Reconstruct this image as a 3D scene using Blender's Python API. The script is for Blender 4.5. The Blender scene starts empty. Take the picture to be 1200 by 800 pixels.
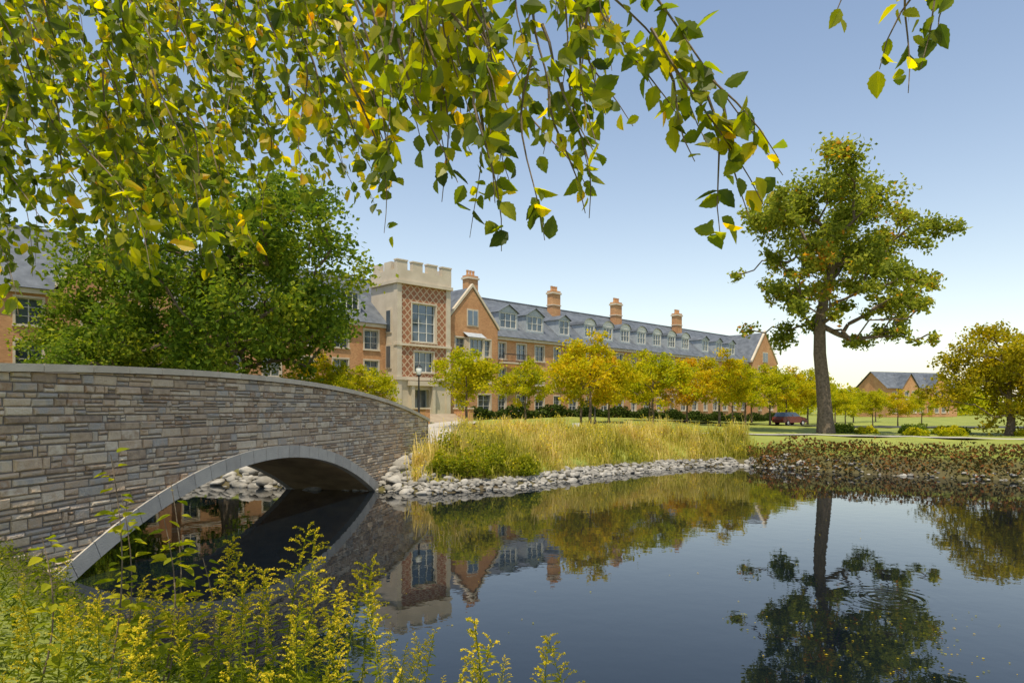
import bpy, math
import numpy as np
from mathutils import Vector, Matrix
rng = np.random.default_rng(11)
scene = bpy.context.scene
U = lambda a, b, n=None: rng.uniform(a, b, n)

# ------------------------------------------------------------------ mesh builder
class MB:
    def __init__(s):
        s.V=[]; s.L=[]; s.S=[]; s.M=[]; s.A=[]; s.n=0; s.xf=None
    def add(s, V, F, mat=0, var=0.5):
        V=np.asarray(V,float).reshape(-1,3)
        if s.xf is not None:
            V=V@s.xf[:3,:3].T+s.xf[:3,3]
        F=np.asarray(F,int)
        s.V.append(V); s.L.append((F+s.n).ravel()); s.S.append(np.full(len(F),F.shape[1]))
        s.M.append(np.broadcast_to(np.asarray(mat),(len(F),)).copy())
        s.A.append(np.broadcast_to(np.asarray(var,float),(len(V),)).copy()); s.n+=len(V)
    def box(s,x0,x1,y0,y1,z0,z1,mat=0,var=0.5):
        V=[(x0,y0,z0),(x1,y0,z0),(x1,y1,z0),(x0,y1,z0),(x0,y0,z1),(x1,y0,z1),(x1,y1,z1),(x0,y1,z1)]
        s.add(V,[(0,3,2,1),(4,5,6,7),(0,1,5,4),(1,2,6,5),(2,3,7,6),(3,0,4,7)],mat,var)
    def quad(s,a,b,c,d,mat=0,var=0.5): s.add([a,b,c,d],[(0,1,2,3)],mat,var)
    def tri(s,a,b,c,mat=0,var=0.5): s.add([a,b,c],[(0,1,2)],mat,var)
    def tube(s,P,R,k=6,mat=0,var=0.5):
        P=np.asarray(P,float); n=len(P); R=np.broadcast_to(np.asarray(R,float),(n,))
        T=np.gradient(P,axis=0); T/=np.linalg.norm(T,axis=1)[:,None]+1e-9
        ref=np.array([0.31,0.95,0.05]) if abs(T[0][2])>0.6 else np.array([0.05,0.1,1.0])
        A=np.cross(T,ref); A/=np.linalg.norm(A,axis=1)[:,None]+1e-9
        B=np.cross(T,A)
        th=np.arange(k)*2*np.pi/k
        V=P[:,None,:]+R[:,None,None]*(np.cos(th)[None,:,None]*A[:,None,:]+np.sin(th)[None,:,None]*B[:,None,:])
        i=np.arange(n-1)[:,None]*k; j=np.arange(k)[None,:]; j2=(j+1)%k
        F=np.stack([i+j,i+j2,i+k+j2,i+k+j],-1).reshape(-1,4)
        s.add(V.reshape(-1,3),F,mat,var)
    def build(s,name,mats,smooth=False,parent=None,link=True):
        me=bpy.data.meshes.new(name)
        V=np.concatenate(s.V); L=np.concatenate(s.L); S=np.concatenate(s.S)
        me.vertices.add(len(V)); me.vertices.foreach_set('co',V.ravel().astype(np.float32))
        me.loops.add(len(L)); me.loops.foreach_set('vertex_index',L.astype(np.int32))
        me.polygons.add(len(S)); st=np.concatenate([[0],np.cumsum(S)[:-1]])
        me.polygons.foreach_set('loop_start',st.astype(np.int32))
        me.polygons.foreach_set('loop_total',S.astype(np.int32))
        me.polygons.foreach_set('material_index',np.concatenate(s.M).astype(np.int32))
        me.polygons.foreach_set('use_smooth',np.full(len(S),smooth))
        for m in mats: me.materials.append(m)
        at=me.attributes.new('var','FLOAT','POINT'); at.data.foreach_set('value',np.concatenate(s.A).astype(np.float32))
        me.update(calc_edges=True)
        if not link: return me
        return obj(name,me,parent)
def obj(name,me,parent=None,loc=None):
    o=bpy.data.objects.new(name,me); scene.collection.objects.link(o)
    if parent is not None: o.parent=parent
    if loc is not None: o.location=loc
    return o
def empty(name,loc=(0,0,0),rz=0):
    o=bpy.data.objects.new(name,None); scene.collection.objects.link(o); o.location=loc; o.rotation_euler=(0,0,rz); return o

# ------------------------------------------------------------------ materials
def mat(name, cols, wv=0.5, scale=3.0, rough=0.8, bump=0.0, bscale=20.0, spec=0.3, transl=0.0, tboost=1.5, metal=0.0, detail=3, gloss=False):
    m=bpy.data.materials.new(name); m.use_nodes=True; nt=m.node_tree; N=nt.nodes; K=nt.links
    b=N['Principled BSDF']; out=N['Material Output']
    tc=N.new('ShaderNodeTexCoord')
    at=N.new('ShaderNodeAttribute'); at.attribute_name='var'
    r=N.new('ShaderNodeValToRGB'); e=r.color_ramp.elements
    while len(e)<len(cols): e.new(0.5)
    for k,(p,c) in enumerate(cols): e[k].position=p; e[k].color=(*c,1)
    if wv<1:
        no=N.new('ShaderNodeTexNoise'); no.inputs['Scale'].default_value=scale; no.inputs['Detail'].default_value=detail
        K.new(tc.outputs['Object'],no.inputs['Vector'])
        mx=N.new('ShaderNodeMix'); mx.data_type='FLOAT'; mx.inputs[0].default_value=wv
        mr=N.new('ShaderNodeMapRange'); mr.inputs[1].default_value=0.3; mr.inputs[2].default_value=0.7
        K.new(no.outputs['Fac'],mr.inputs[0]); K.new(mr.outputs[0],mx.inputs[2]); K.new(at.outputs['Fac'],mx.inputs[3])
        K.new(mx.outputs[0],r.inputs[0])
    else: K.new(at.outputs['Fac'],r.inputs[0])
    if transl>0 and not gloss:
        N.remove(b); b=N.new('ShaderNodeBsdfDiffuse'); K.new(r.outputs[0],b.inputs['Color'])
    else:
        K.new(r.outputs[0],b.inputs['Base Color'])
        b.inputs['Roughness'].default_value=rough; b.inputs['Specular IOR Level'].default_value=spec; b.inputs['Metallic'].default_value=metal
    if bump>0:
        n2=N.new('ShaderNodeTexNoise'); n2.inputs['Scale'].default_value=bscale; n2.inputs['Detail'].default_value=4
        K.new(tc.outputs['Object'],n2.inputs['Vector'])
        bp=N.new('ShaderNodeBump'); bp.inputs['Strength'].default_value=bump; bp.inputs['Distance'].default_value=0.05
        K.new(n2.outputs['Fac'],bp.inputs['Height']); K.new(bp.outputs[0],b.inputs['Normal'])
    if transl>0:
        t=N.new('ShaderNodeBsdfTranslucent'); hs=N.new('ShaderNodeHueSaturation'); hs.inputs['Value'].default_value=tboost; hs.inputs['Saturation'].default_value=1.1
        K.new(r.outputs[0],hs.inputs['Color']); K.new(hs.outputs[0],t.inputs['Color'])
        ms=N.new('ShaderNodeMixShader'); ms.inputs[0].default_value=transl
        K.new(b.outputs[0],ms.inputs[1]); K.new(t.outputs[0],ms.inputs[2]); K.new(ms.outputs[0],out.inputs['Surface'])
    return m
bark=mat('bark',[(0,(.08,.06,.04)),(1,(.24,.18,.13))],.2,6,.9,.6,14)
leaf_green=mat('leaf_green',[(0,(.05,.09,.015)),(.5,(.14,.2,.025)),(1,(.33,.34,.04))],1,rough=.55,transl=.45,tboost=1.8)
leaf_oak=mat('leaf_oak',[(0,(.09,.12,.02)),(.5,(.23,.26,.04)),(.92,(.4,.38,.05)),(1,(.6,.27,.04))],1,rough=.55,transl=.45,tboost=1.8)
leaf_yellow=mat('leaf_yellow',[(0,(.24,.26,.015)),(.5,(.5,.44,.02)),(1,(.68,.46,.02))],1,rough=.55,transl=.48)
leaf_orange=mat('leaf_orange',[(0,(.28,.23,.015)),(.5,(.56,.4,.02)),(1,(.66,.34,.02))],1,rough=.55,transl=.48)
leaf_olive=mat('leaf_olive',[(0,(.15,.15,.015)),(.5,(.35,.31,.02)),(1,(.52,.37,.02))],1,rough=.55,transl=.42)
leaf_lime=mat('leaf_lime',[(0,(.17,.21,.015)),(.5,(.41,.41,.02)),(1,(.62,.5,.025))],1,rough=.55,transl=.48)
leaf_birch=mat('leaf_birch',[(0,(.035,.055,.01)),(.4,(.14,.17,.018)),(.75,(.4,.36,.022)),(.93,(.62,.38,.03)),(1,(.4,.17,.03))],.8,16,.42,spec=.35,transl=.62,tboost=2.4,detail=1,gloss=True)
leaf_weed=mat('leaf_weed',[(0,(.05,.075,.012)),(.5,(.2,.23,.02)),(1,(.48,.42,.03))],1,rough=.5,transl=.45,tboost=1.8)
leaf_hedge=mat('leaf_hedge',[(0,(.04,.05,.015)),(.5,(.12,.09,.025)),(.75,(.24,.09,.035)),(1,(.27,.19,.04))],1,rough=.6,transl=.25)
leaf_dark=mat('leaf_darkhedge',[(0,(.02,.035,.01)),(1,(.08,.11,.02))],1,rough=.6,transl=.2)
flower_yel=mat('goldenrod_flower',[(0,(.44,.38,.03)),(1,(.8,.62,.05))],1,rough=.7,transl=.4)
flower_red=mat('red_flower',[(0,(.35,.03,.02)),(1,(.6,.12,.05))],1,rough=.7)
grass_blade=mat('grass_blade',[(0,(.15,.17,.025)),(.4,(.44,.4,.07)),(1,(.74,.59,.22))],1,rough=.7,transl=.42)
stone=mat('ledge_stone',[(0,(.22,.16,.115)),(.16,(.47,.34,.22)),(.34,(.64,.5,.34)),(.48,(.4,.355,.3)),(.62,(.54,.38,.24)),(.78,(.7,.58,.42)),(.9,(.38,.24,.14)),(1,(.54,.46,.37))],.88,5,.85,.7,22)
mortar=mat('mortar',[(0,(.14,.12,.1)),(1,(.22,.19,.16))],.3,5,.9,.5,30)
caps=mat('cap_stone',[(0,(.42,.36,.27)),(1,(.58,.51,.4))],.5,2,.8,.35,30)
ringm=mat('arch_stone',[(0,(.34,.31,.27)),(1,(.5,.46,.39))],.5,2.5,.8,.35,26)
soffit=mat('arch_soffit',[(0,(.3,.2,.11)),(1,(.55,.4,.22))],.2,1.2,.8,.4,12)
rock=mat('riprap',[(0,(.15,.14,.12)),(.6,(.3,.28,.245)),(1,(.45,.42,.37))],.7,4,.85,.4,15)
paving=mat('paving',[(0,(.36,.33,.29)),(1,(.48,.44,.39))],.3,2,.85,.1,30)
asphalt=mat('asphalt',[(0,(.045,.045,.047)),(1,(.06,.06,.06))],.3,3,.85,.1,60)
limestone=mat('limestone',[(0,(.48,.4,.3)),(1,(.64,.55,.43))],.3,.8,.8,.15,12)
slate=mat('slate_roof',[(0,(.07,.08,.095)),(1,(.15,.165,.19))],.2,1.2,.6,.3,9)
white=mat('white_trim',[(0,(.62,.6,.55)),(1,(.75,.73,.68))],.3,2,.6)
frame_m=mat('window_frame',[(0,(.46,.44,.39)),(1,(.56,.54,.49))],.3,2,.6)
lead=mat('lead_dormer',[(0,(.3,.33,.36)),(1,(.44,.47,.5))],.3,2,.5)
iron=mat('black_iron',[(0,(.015,.015,.015)),(1,(.03,.03,.03))],.3,2,.45)
lampglass=mat('lamp_glass',[(0,(.7,.7,.66)),(1,(.8,.8,.75))],.3,2,.2)
glass=mat('window_glass',[(0,(.05,.065,.08)),(1,(.16,.2,.24))],.3,.35,.06,spec=1.0,metal=.45)
tyre=mat('tyre',[(0,(.02,.02,.02)),(1,(.03,.03,.03))],.3,2,.8)
def brickmat(name,c1,c2,lattice=False):
    m=mat(name,[(0,c1),(1,c2)],.15,.5,.85); nt=m.node_tree;N=nt.nodes;K=nt.links;b=N['Principled BSDF']
    src=b.inputs['Base Color'].links[0].from_socket
    tc=N.new('ShaderNodeTexCoord'); sp=N.new('ShaderNodeSeparateXYZ'); K.new(tc.outputs['Object'],sp.inputs[0])
    def ma(op,a,b_):
        n=N.new('ShaderNodeMath'); n.operation=op
        for i,v in enumerate((a,b_)):
            if v is None: continue
            if hasattr(v,'links'): K.new(v,n.inputs[i])
            else: n.inputs[i].default_value=v
        return n.outputs[0]
    u=ma('ADD',sp.outputs[0],sp.outputs[1]); v=sp.outputs[2]
    cb=N.new('ShaderNodeCombineXYZ'); K.new(u,cb.inputs[0]); K.new(v,cb.inputs[1])
    bt=N.new('ShaderNodeTexBrick'); K.new(cb.outputs[0],bt.inputs['Vector']); bt.inputs['Scale'].default_value=2.2
    bt.inputs['Color1'].default_value=(1,1,1,1); bt.inputs['Color2'].default_value=(.72,.7,.68,1); bt.inputs['Mortar'].default_value=(.9,.9,.9,1); bt.inputs['Mortar Size'].default_value=.03
    mu=N.new('ShaderNodeMix'); mu.data_type='RGBA'; mu.blend_type='MULTIPLY'; mu.inputs[0].default_value=1
    K.new(src,mu.inputs[6]); K.new(bt.outputs[0],mu.inputs[7]); last=mu.outputs[2]
    if lattice:
        p=.86
        d1=ma('FRACT',ma('DIVIDE',ma('ADD',u,v),p),None); d2=ma('FRACT',ma('DIVIDE',ma('SUBTRACT',u,v),p),None)
        l=ma('MAXIMUM',ma('LESS_THAN',d1,.2),ma('LESS_THAN',d2,.2))
        m2=N.new('ShaderNodeMix'); m2.data_type='RGBA'; K.new(l,m2.inputs[0]); K.new(last,m2.inputs[6]); m2.inputs[7].default_value=(.5,.37,.25,1); last=m2.outputs[2]
    K.new(last,b.inputs['Base Color']); return m
brick=brickmat('orange_brick',(.47,.23,.11),(.62,.35,.17))
brickL=brickmat('lattice_brick',(.32,.13,.07),(.42,.19,.1),True)

# ------------------------------------------------------------------ terrain
POND=np.array([(60,8),(30,4.5),(15,5.2),(6,6.2),(1,7),(-3,8.5),(-7,12),(-10.2,15.6),(-14.5,17),(-22,19),(-32,22),(-36,28),(-30,34),(-20,36.5),(-11.5,34.3),(-6.7,33.2),(-3.9,31.6),(0,34),(5,40),(11.6,46),(16,47.2),(18.9,43.6),(22.8,40.5),(28.2,37.6),(45,33),(60,28),(72,18)],float)
def sdist(x,y):
    x=np.asarray(x,float).ravel(); y=np.asarray(y,float).ravel()
    best=np.full(x.shape,1e9); ins=np.zeros(x.shape,bool); n=len(POND)
    for i in range(n):
        ax,ay=POND[i]; bx,by=POND[(i+1)%n]; dx,dy=bx-ax,by-ay
        t=np.clip(((x-ax)*dx+(y-ay)*dy)/(dx*dx+dy*dy),0,1)
        best=np.minimum(best,np.hypot(x-ax-t*dx,y-ay-t*dy))
        c=((ay>y)!=(by>y)); xi=ax+(y-ay)*dx/(dy if dy!=0 else 1e-9); ins^=c&(x<xi)
    return np.where(ins,-best,best)
def sm(a,b,t): t=np.clip((t-a)/(b-a),0,1); return t*t*(3-2*t)
def H(x,y):
    x=np.asarray(x,float).ravel(); y=np.asarray(y,float).ravel(); d=sdist(x,y)
    wl=1-sm(5,45,x); far=sm(14,24,y)
    wig=.12*np.sin(x*1.3+y*.7)+.1*np.sin(x*.5-y*1.1)
    dn=np.maximum(d,0)
    steep=sm(15,20,x)
    zf=(1.55+.0*x)*(1-np.exp(-dn/(3.2-2.2*steep)))+np.minimum(.032*dn,1.3)*wl
    zn=2.45*(1-np.exp(-dn/2.3))
    z=zf*far+zn*(1-far)+wig*np.minimum(dn/6,.35)
    return np.where(d<0,-1.5*(1-np.exp(d/2)),z)
ax_=lambda a,b,st:np.arange(a,b,st)
xs=np.concatenate([[-4000,-1500,-600,-300,-180,-120,-90],ax_(-75,-40,1.5),ax_(-40,62,.6),ax_(62,110,2),[120,150,200,300,600,1500,4000]])
ys=np.concatenate([[-2000,-600,-200,-80,-40],ax_(-20,0,1.5),ax_(0,60,.6),ax_(60,170,2),[180,220,300,500,1000,2500,6000]])
X,Y=np.meshgrid(xs,ys); Z=H(X,Y)
nx,ny=len(xs),len(ys)
ii,jj=np.meshgrid(np.arange(ny-1),np.arange(nx-1),indexing='ij'); a=(ii*nx+jj).ravel()
mb=MB(); D=sdist(X,Y)
mb.add(np.stack([X.ravel(),Y.ravel(),Z],1),np.stack([a,a+1,a+nx+1,a+nx],1),0,np.clip(sm(.3,2.2,D),0,1)*1.0)
gm=mat('grass_ground',[(0,(.08,.06,.035)),(.45,(.11,.1,.03)),(.62,(.17,.2,.035)),(1,(.27,.29,.05))],.62,.25,.9,.6,6,detail=6)
ground=mb.build('ground',[gm],smooth=True)

# ------------------------------------------------------------------ water
mb=MB(); mb.quad((-60,-4,0),(100,-4,0),(100,62,0),(-60,62,0))
wm=bpy.data.materials.new('pond_water'); wm.use_nodes=True; nt=wm.node_tree;N=nt.nodes;K=nt.links;b=N['Principled BSDF']
b.inputs['Base Color'].default_value=(.003,.006,.01,1); b.inputs['Roughness'].default_value=.012; b.inputs['IOR'].default_value=1.58
tc=N.new('ShaderNodeTexCoord'); no=N.new('ShaderNodeTexNoise'); no.inputs['Scale'].default_value=1.6; no.inputs['Detail'].default_value=3
K.new(tc.outputs['Object'],no.inputs['Vector'])
vd=N.new('ShaderNodeVectorMath'); vd.operation='DISTANCE'; vd.inputs[1].default_value=(7.9,14.4,0); K.new(tc.outputs['Object'],vd.inputs[0])
def mth(op,a,b_=None):
    n=N.new('ShaderNodeMath'); n.operation=op
    for i,v in enumerate((a,b_)):
        if v is None: continue
        if hasattr(v,'links'): K.new(v,n.inputs[i])
        else: n.inputs[i].default_value=v
    return n.outputs[0]
sn=mth('SINE',mth('MULTIPLY',vd.outputs['Value'],26.0)); fa=mth('POWER',2.718,mth('MULTIPLY',mth('MULTIPLY',vd.outputs['Value'],vd.outputs['Value']),-1.6))
hh=mth('ADD',mth('MULTIPLY',no.outputs['Fac'],.6),mth('MULTIPLY',mth('MULTIPLY',sn,fa),.25))
bp=N.new('ShaderNodeBump'); bp.inputs['Strength'].default_value=.35; bp.inputs['Distance'].default_value=.012; K.new(hh,bp.inputs['Height']); K.new(bp.outputs[0],b.inputs['Normal'])
mb.build('pond_water',[wm])

# ------------------------------------------------------------------ leaf helpers
def unit(v): return v/(np.linalg.norm(v,axis=-1,keepdims=True)+1e-9)
def leaf_quads(mb,P,size,mat_=0,var=.5,up=.6,asp=.62):
    n=len(P); Nn=unit(rng.normal(size=(n,3))+np.array([0,0,up])); T=unit(np.cross(Nn,rng.normal(size=(n,3)))); B=np.cross(Nn,T)
    s=(size*U(.65,1.35,n))[:,None]*.5
    V=np.stack([P-T*s,P-B*s*asp+Nn*s*.15,P+T*s,P+B*s*asp+Nn*s*.15],1).reshape(-1,3)
    mb.add(V,np.arange(4*n).reshape(-1,4),mat_,np.repeat(np.broadcast_to(var,(n,)),4))
_t=np.array([.12,.24,.3,.42,.48,.6,.66,.78,.83,.92]); _w=np.array([.16,.28,.26,.34,.3,.29,.23,.19,.13,.07])
def leaf_shape(mb,P,A,Nn,L,W=1.0,mat_=0,var=.5,droop=.15,simple=False):
    t=_t[[1,3,5,7]] if simple else _t; w=_w[[1,3,5,7]] if simple else _w
    A=unit(A); S=unit(np.cross(Nn,A)); Nn=np.cross(A,S); n=len(P); k=len(t)
    tt=np.concatenate([[0],t,[1],t[::-1]]); ww=np.concatenate([[0],w,[0],-w[::-1]])*W
    m=len(tt); L=np.broadcast_to(L,(n,))[:,None,None]
    V=P[:,None,:]+L*(A[:,None,:]*tt[None,:,None]+S[:,None,:]*ww[None,:,None]+Nn[:,None,:]*(np.abs(ww)*.3-droop*tt**2)[None,:,None])
    base=np.arange(n)[:,None]*m
    F1=base+np.arange(0,k+2)[None,:]; F2=base+np.array([0]+list(range(k+1,m)))[None,:]
    vv=np.repeat(np.broadcast_to(var,(n,)),m)
    V=V.reshape(-1,3); 
    mb.add(V,np.concatenate([F1,F2]),mat_,vv)

# ------------------------------------------------------------------ trees
def make_tree_mesh(name,trunk,tr,clusters,leaf,dens,lmat,up=.6,tipr=.03,flat=.17):
    mb=MB(); trunk=np.asarray(trunk,float)
    nodes=[tuple(p) for p in trunk]; par=list(range(-1,len(trunk)-1)); pl=[0.0]*len(nodes); 
    C=np.asarray(clusters,float); fork=trunk[len(trunk)//2]
    order=np.argsort(np.linalg.norm(C[:,:3]-fork,axis=1)); ends=[]
    first=len(trunk)//2
    for o in order:
        c=C[o,:3]; NP=np.array(nodes)
        d=np.linalg.norm(NP-c,axis=1); cost=d+.35*np.array(pl)+np.where(NP[:,2]>c[2]+.3,2.5,0)*1.0; cost[:first]+=1e3
        p=int(np.argmin(cost)); a=NP[p]; k=3
        for q in range(1,k+1):
            f=q/k; pt=a+(c-a)*f+rng.normal(size=3)*.06*d[p]*(f<1); pt[2]+=.1*d[p]*math.sin(math.pi*f)
            nodes.append(tuple(pt)); pl.append(pl[p if q==1 else -1]+d[p]/k); par.append(p if q==1 else len(nodes)-2)
        ends.append(len(nodes)-1)
    cnt=np.zeros(len(nodes))
    for e in ends:
        i=e
        while i>=0: cnt[i]+=1; i=par[i]
    NP=np.array(nodes)
    tot=max(cnt.max(),1)
    for i in range(len(trunk),len(nodes)):
        p=par[i]; r0=tr*.75*(min(cnt[p],tot)/tot)**.5*(.75 if p<len(trunk) else 1)+tipr*.5; r1=tr*.75*(cnt[i]/tot)**.5+tipr*.5
        mb.tube([NP[p],(NP[p]+NP[i])/2,NP[i]],[min(r0,r1*1.35),r1*1.1,r1],5,0,.5)
    m=len(trunk); rr=tr*np.interp(np.linspace(0,1,m),[0,.12,.5,1],[1.35,1,.82,.4])
    mb.tube(trunk,rr,9,0,.4)
    for x,y,z,r in C:
        k=8; sub=np.array([x,y,z])+unit(rng.normal(size=(k,3)))*U(.2,.9,(k,1))*r*np.array([1,1,.8])
        n=int(dens*r*r); idx=rng.integers(0,k,n)
        P=sub[idx]+rng.normal(size=(n,3))*r*np.array([.27,.27,flat])
        cv=U(-.22,.22); leaf_quads(mb,P,leaf,1,np.clip(.5+cv+rng.normal(size=n)*.2,0,1),up)
    return mb.build(name,[bark,lmat],link=False)
def crown(n,cx,cy,cz,rx,ry,rz,r0,r1,bot=None):
    out=[]
    while len(out)<n:
        v=unit(rng.normal(size=3))*rng.uniform()**.4; p=np.array([cx+v[0]*rx,cy+v[1]*ry,cz+v[2]*rz])
        p+=rng.normal(size=3)*.05*rx
        out.append((*p,U(r0,r1)))
    return out
def hz(x,y): return float(H([x],[y])[0])
S_=.075
pts=[(905,248,22),(930,232,26),(965,225,28),(1000,232,27),(1035,245,26),(1065,262,24),(1080,290,20),(1080,315,16),(900,275,22),(935,265,28),(975,258,30),(1015,268,30),(1050,288,26),
 (890,262,14),(895,300,16),(925,300,20),(960,295,24),(1000,300,26),(1035,318,24),(1065,335,20),(1075,355,15),(915,335,14),(925,365,20),(945,345,20),(905,385,14),(925,392,20),(950,388,16),(975,375,14),(990,345,20),(1020,352,20),
 (1050,365,18),(1070,385,12),(1050,400,15),(1035,388,15),(1060,408,9),(1000,405,10),(1010,330,20),(975,330,18),(940,320,16),(978,412,8),(955,310,18),(985,280,24),(1025,300,24),(1045,340,18),(1010,378,12),(915,255,22),(950,245,24),(905,355,14)]
cl=[]
for px,py,r in pts:
    R=r*S_; x=(px-968)*S_; z=(513-py)*S_
    for q in range(2):
        cl.append((x+rng.normal()*.4*R,rng.normal()*3.6,z+rng.normal()*.35*R,R*U(.76,1.06)))
tk=[(0,0,-.3),(-.1,0,2),(-.25,.1,4.5),(-.5,.1,7),(-.55,0,9.5),(-.1,.1,12),(.5,0,14.5),(.8,0,17)]
me=make_tree_mesh('oak_tree',tk,.62,cl,.37,190,leaf_oak,flat=.2)
obj('oak_tree',me,loc=(27.6,60,hz(27.6,60)))
cl=crown(115,-.4,0,11.4,9.8,9,8.3,1.6,2.5)
tk=[(0,0,-.5),(.1,0,2),(.0,0,4.5),(.2,.1,7),(.3,0,10),(0,0,14)]
me=make_tree_mesh('maple_tree',tk,.55,cl,.36,88,leaf_green,flat=.2)
obj('maple_tree',me,loc=(-19.1,46,hz(-19.3,46)))
cl=crown(50,0,0,7,6.5,5.5,5,1.2,2.0)
me=make_tree_mesh('maple_tree_b',[(0,0,-.5),(.2,0,1.5),(.1,0,3),(0,0,5),(0,0,8)],.3,cl,.32,110,leaf_green)
for x,y,s in ((-29,48,.85),(-24.5,42,.65)):
    o=obj('maple_tree',me,loc=(x,y,hz(x,y)-.1)); o.scale=(s,s,s); o.rotation_euler[2]=x
def row_mesh(nm,lm,n=40,up=.6):
    cl=crown(n,0,0,4.7,3.3,3.3,2.5,.7,1.2)
    cl+=[(U(-.9,.9),U(-.9,.9),U(6.4,7.7),.7) for _ in range(6)]
    return make_tree_mesh(nm,[(0,0,-.3),(.03,0,1.2),(0,.05,2.2),(.05,0,3.4),(0,0,5.2)],.13,cl,.25,190,lm,tipr=.015)
ym=[row_mesh('yl%d'%i,l) for i,l in enumerate((leaf_lime,leaf_yellow,leaf_orange,leaf_lime))]
rows=[(-3.9,58,0,.93),(1.3,66,3,.85),(6.6,57.5,1,1.08),(6.2,61.5,3,.98),(13.2,64,0,.98),(22.5,74,1,1.05),(20.5,80,2,.95),(28,82,3,.98),(32.5,86,0,1.0),(37,92,1,1.0),(42,97,0,1.05),(47,103,3,1.05),
 (-10.6,50,0,.66),(-13.4,52,3,.7),(-15.7,56,1,.8),(31,96,0,1),(36.5,104,0,1.1),(10.5,74,2,.9),(16.5,82,1,.9),(58,116,0,.8),(65,122,3,.75),(53,112,3,.8),(41,84,3,.62),(46.5,88,0,.6),(52,92,1,.62),(57,95,3,.65)]
for k,(x,y,v,s) in enumerate(rows):
    o=obj('honey_locust_tree',ym[v],loc=(x,y,hz(x,y))); o.scale=(s*U(.92,1.08),s*U(.92,1.08),s); o.rotation_euler[2]=k*1.7
cl=crown(90,0,0,5.2,7.2,6,4.4,1.1,1.8)
me=make_tree_mesh('autumn_elm',[(0,0,-.3),(.2,0,1.2),(.1,0,2.0),(0,0,3.4),(0,0,6)],.35,cl,.3,125,leaf_olive)
obj('autumn_elm_tree',me,loc=(44.4,61,hz(46,61)))
mb=MB()
for k in range(230):
    x=60+U(-8,150); y=215+U(0,60); r=U(3,5)
    n=90; P=np.array([x,y,U(2.5,8.5)])+rng.normal(size=(n,3))*r*np.array([.5,.5,.4]); leaf_quads(mb,P,1.2,0,np.clip(U(.1,.9)+rng.normal(size=n)*.15,0,1))
for k in range(120):
    x=-70-U(0,140); y=120+U(0,60); r=U(4,6); n=90; P=np.array([x,y,U(3,10)])+rng.normal(size=(n,3))*r*.5; leaf_quads(mb,P,1.4,0,np.clip(U(.1,.8)+rng.normal(size=n)*.15,0,1))
mb.build('distant_trees',[leaf_lime])

# ------------------------------------------------------------------ bridge
Dv=np.array([.199,.980]); Dv/=np.linalg.norm(Dv); Ln=np.array([-Dv[1],Dv[0]])
B0=np.array([-8.45,24.4]); xfB=np.eye(4); xfB[:2,0]=Dv; xfB[:2,1]=Ln; xfB[:2,3]=B0
pf=np.polyfit([3,10,14,17.5,23,27,31,35.4,40.8],[3.9,4.52,4.76,4.88,4.93,4.85,4.62,4.13,3.25],4)
top=lambda s:np.polyval(pf,24.4+.98*np.asarray(s,float))
RI=18.7; ZC=-16.5; TH=.45; WID=4.5
S0,S1=-21.0,16.9
def zr(s,R): return np.sqrt(np.maximum(R*R-np.asarray(s,float)**2,0))+ZC
bridge=empty('stone_arch_bridge')
mb=MB(); mb.xf=xfB
ss=np.arange(S0,S1+.01,.3)
for a_,b_ in zip(ss[:-1],ss[1:]):
    la=max(-.6,float(zr(a_,RI+.2))) ; lb=max(-.6,float(zr(b_,RI+.2)))
    ta,tb=float(top(a_))-.02,float(top(b_))-.02
    for y,side in ((0,1),(WID,-1)):
        q=[(a_,y,la),(b_,y,lb),(b_,y,tb),(a_,y,ta)]
        if side<0: q=q[::-1]
        mb.add(q,[(0,1,2,3)],0)
    for y in (.42,WID-.42): mb.quad((a_,y,ta-1.15),(b_,y,tb-1.15),(b_,y,tb),(a_,y,ta),0)
    mb.quad((a_,.42,ta-1.1),(b_,.42,tb-1.1),(b_,WID-.42,tb-1.1),(a_,WID-.42,ta-1.1),1)
mb.box(S1-.02,S1+.05,-.05,.45,-.5,float(top(S1))-.02,0)
mb.build('backing_wall',[mortar,paving],parent=bridge)
mb=MB(); mb.xf=xfB
cs=S0
while cs<S1-.1:
    ce=min(cs+U(1.1,1.4),S1+.1); g=.008
    for y0,y1 in ((-.14,.56),(WID-.56,WID+.14)):
        k=np.linspace(cs+g,ce-g,5); v=U(0,1)
        for a_,b_ in zip(k[:-1],k[1:]):
            za,zb=float(top(a_)),float(top(b_)); h=.17
            V=[(a_,y0,za),(b_,y0,zb),(b_,y1,zb),(a_,y1,za),(a_,y0,za+h),(b_,y0,zb+h),(b_,y1,zb+h),(a_,y1,za+h)]
            F=[(0,3,2,1),(4,5,6,7),(0,1,5,4),(2,3,7,6)]
            mb.add(V,F,0,v)
            if a_==k[0]: mb.add(V,[(3,0,4,7)],0,v)
            if b_==k[-1]: mb.add(V,[(1,2,6,5)],0,v)
    cs=ce
mb.build('coping',[caps],parent=bridge)
mb=MB(); mb.xf=xfB
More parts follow.
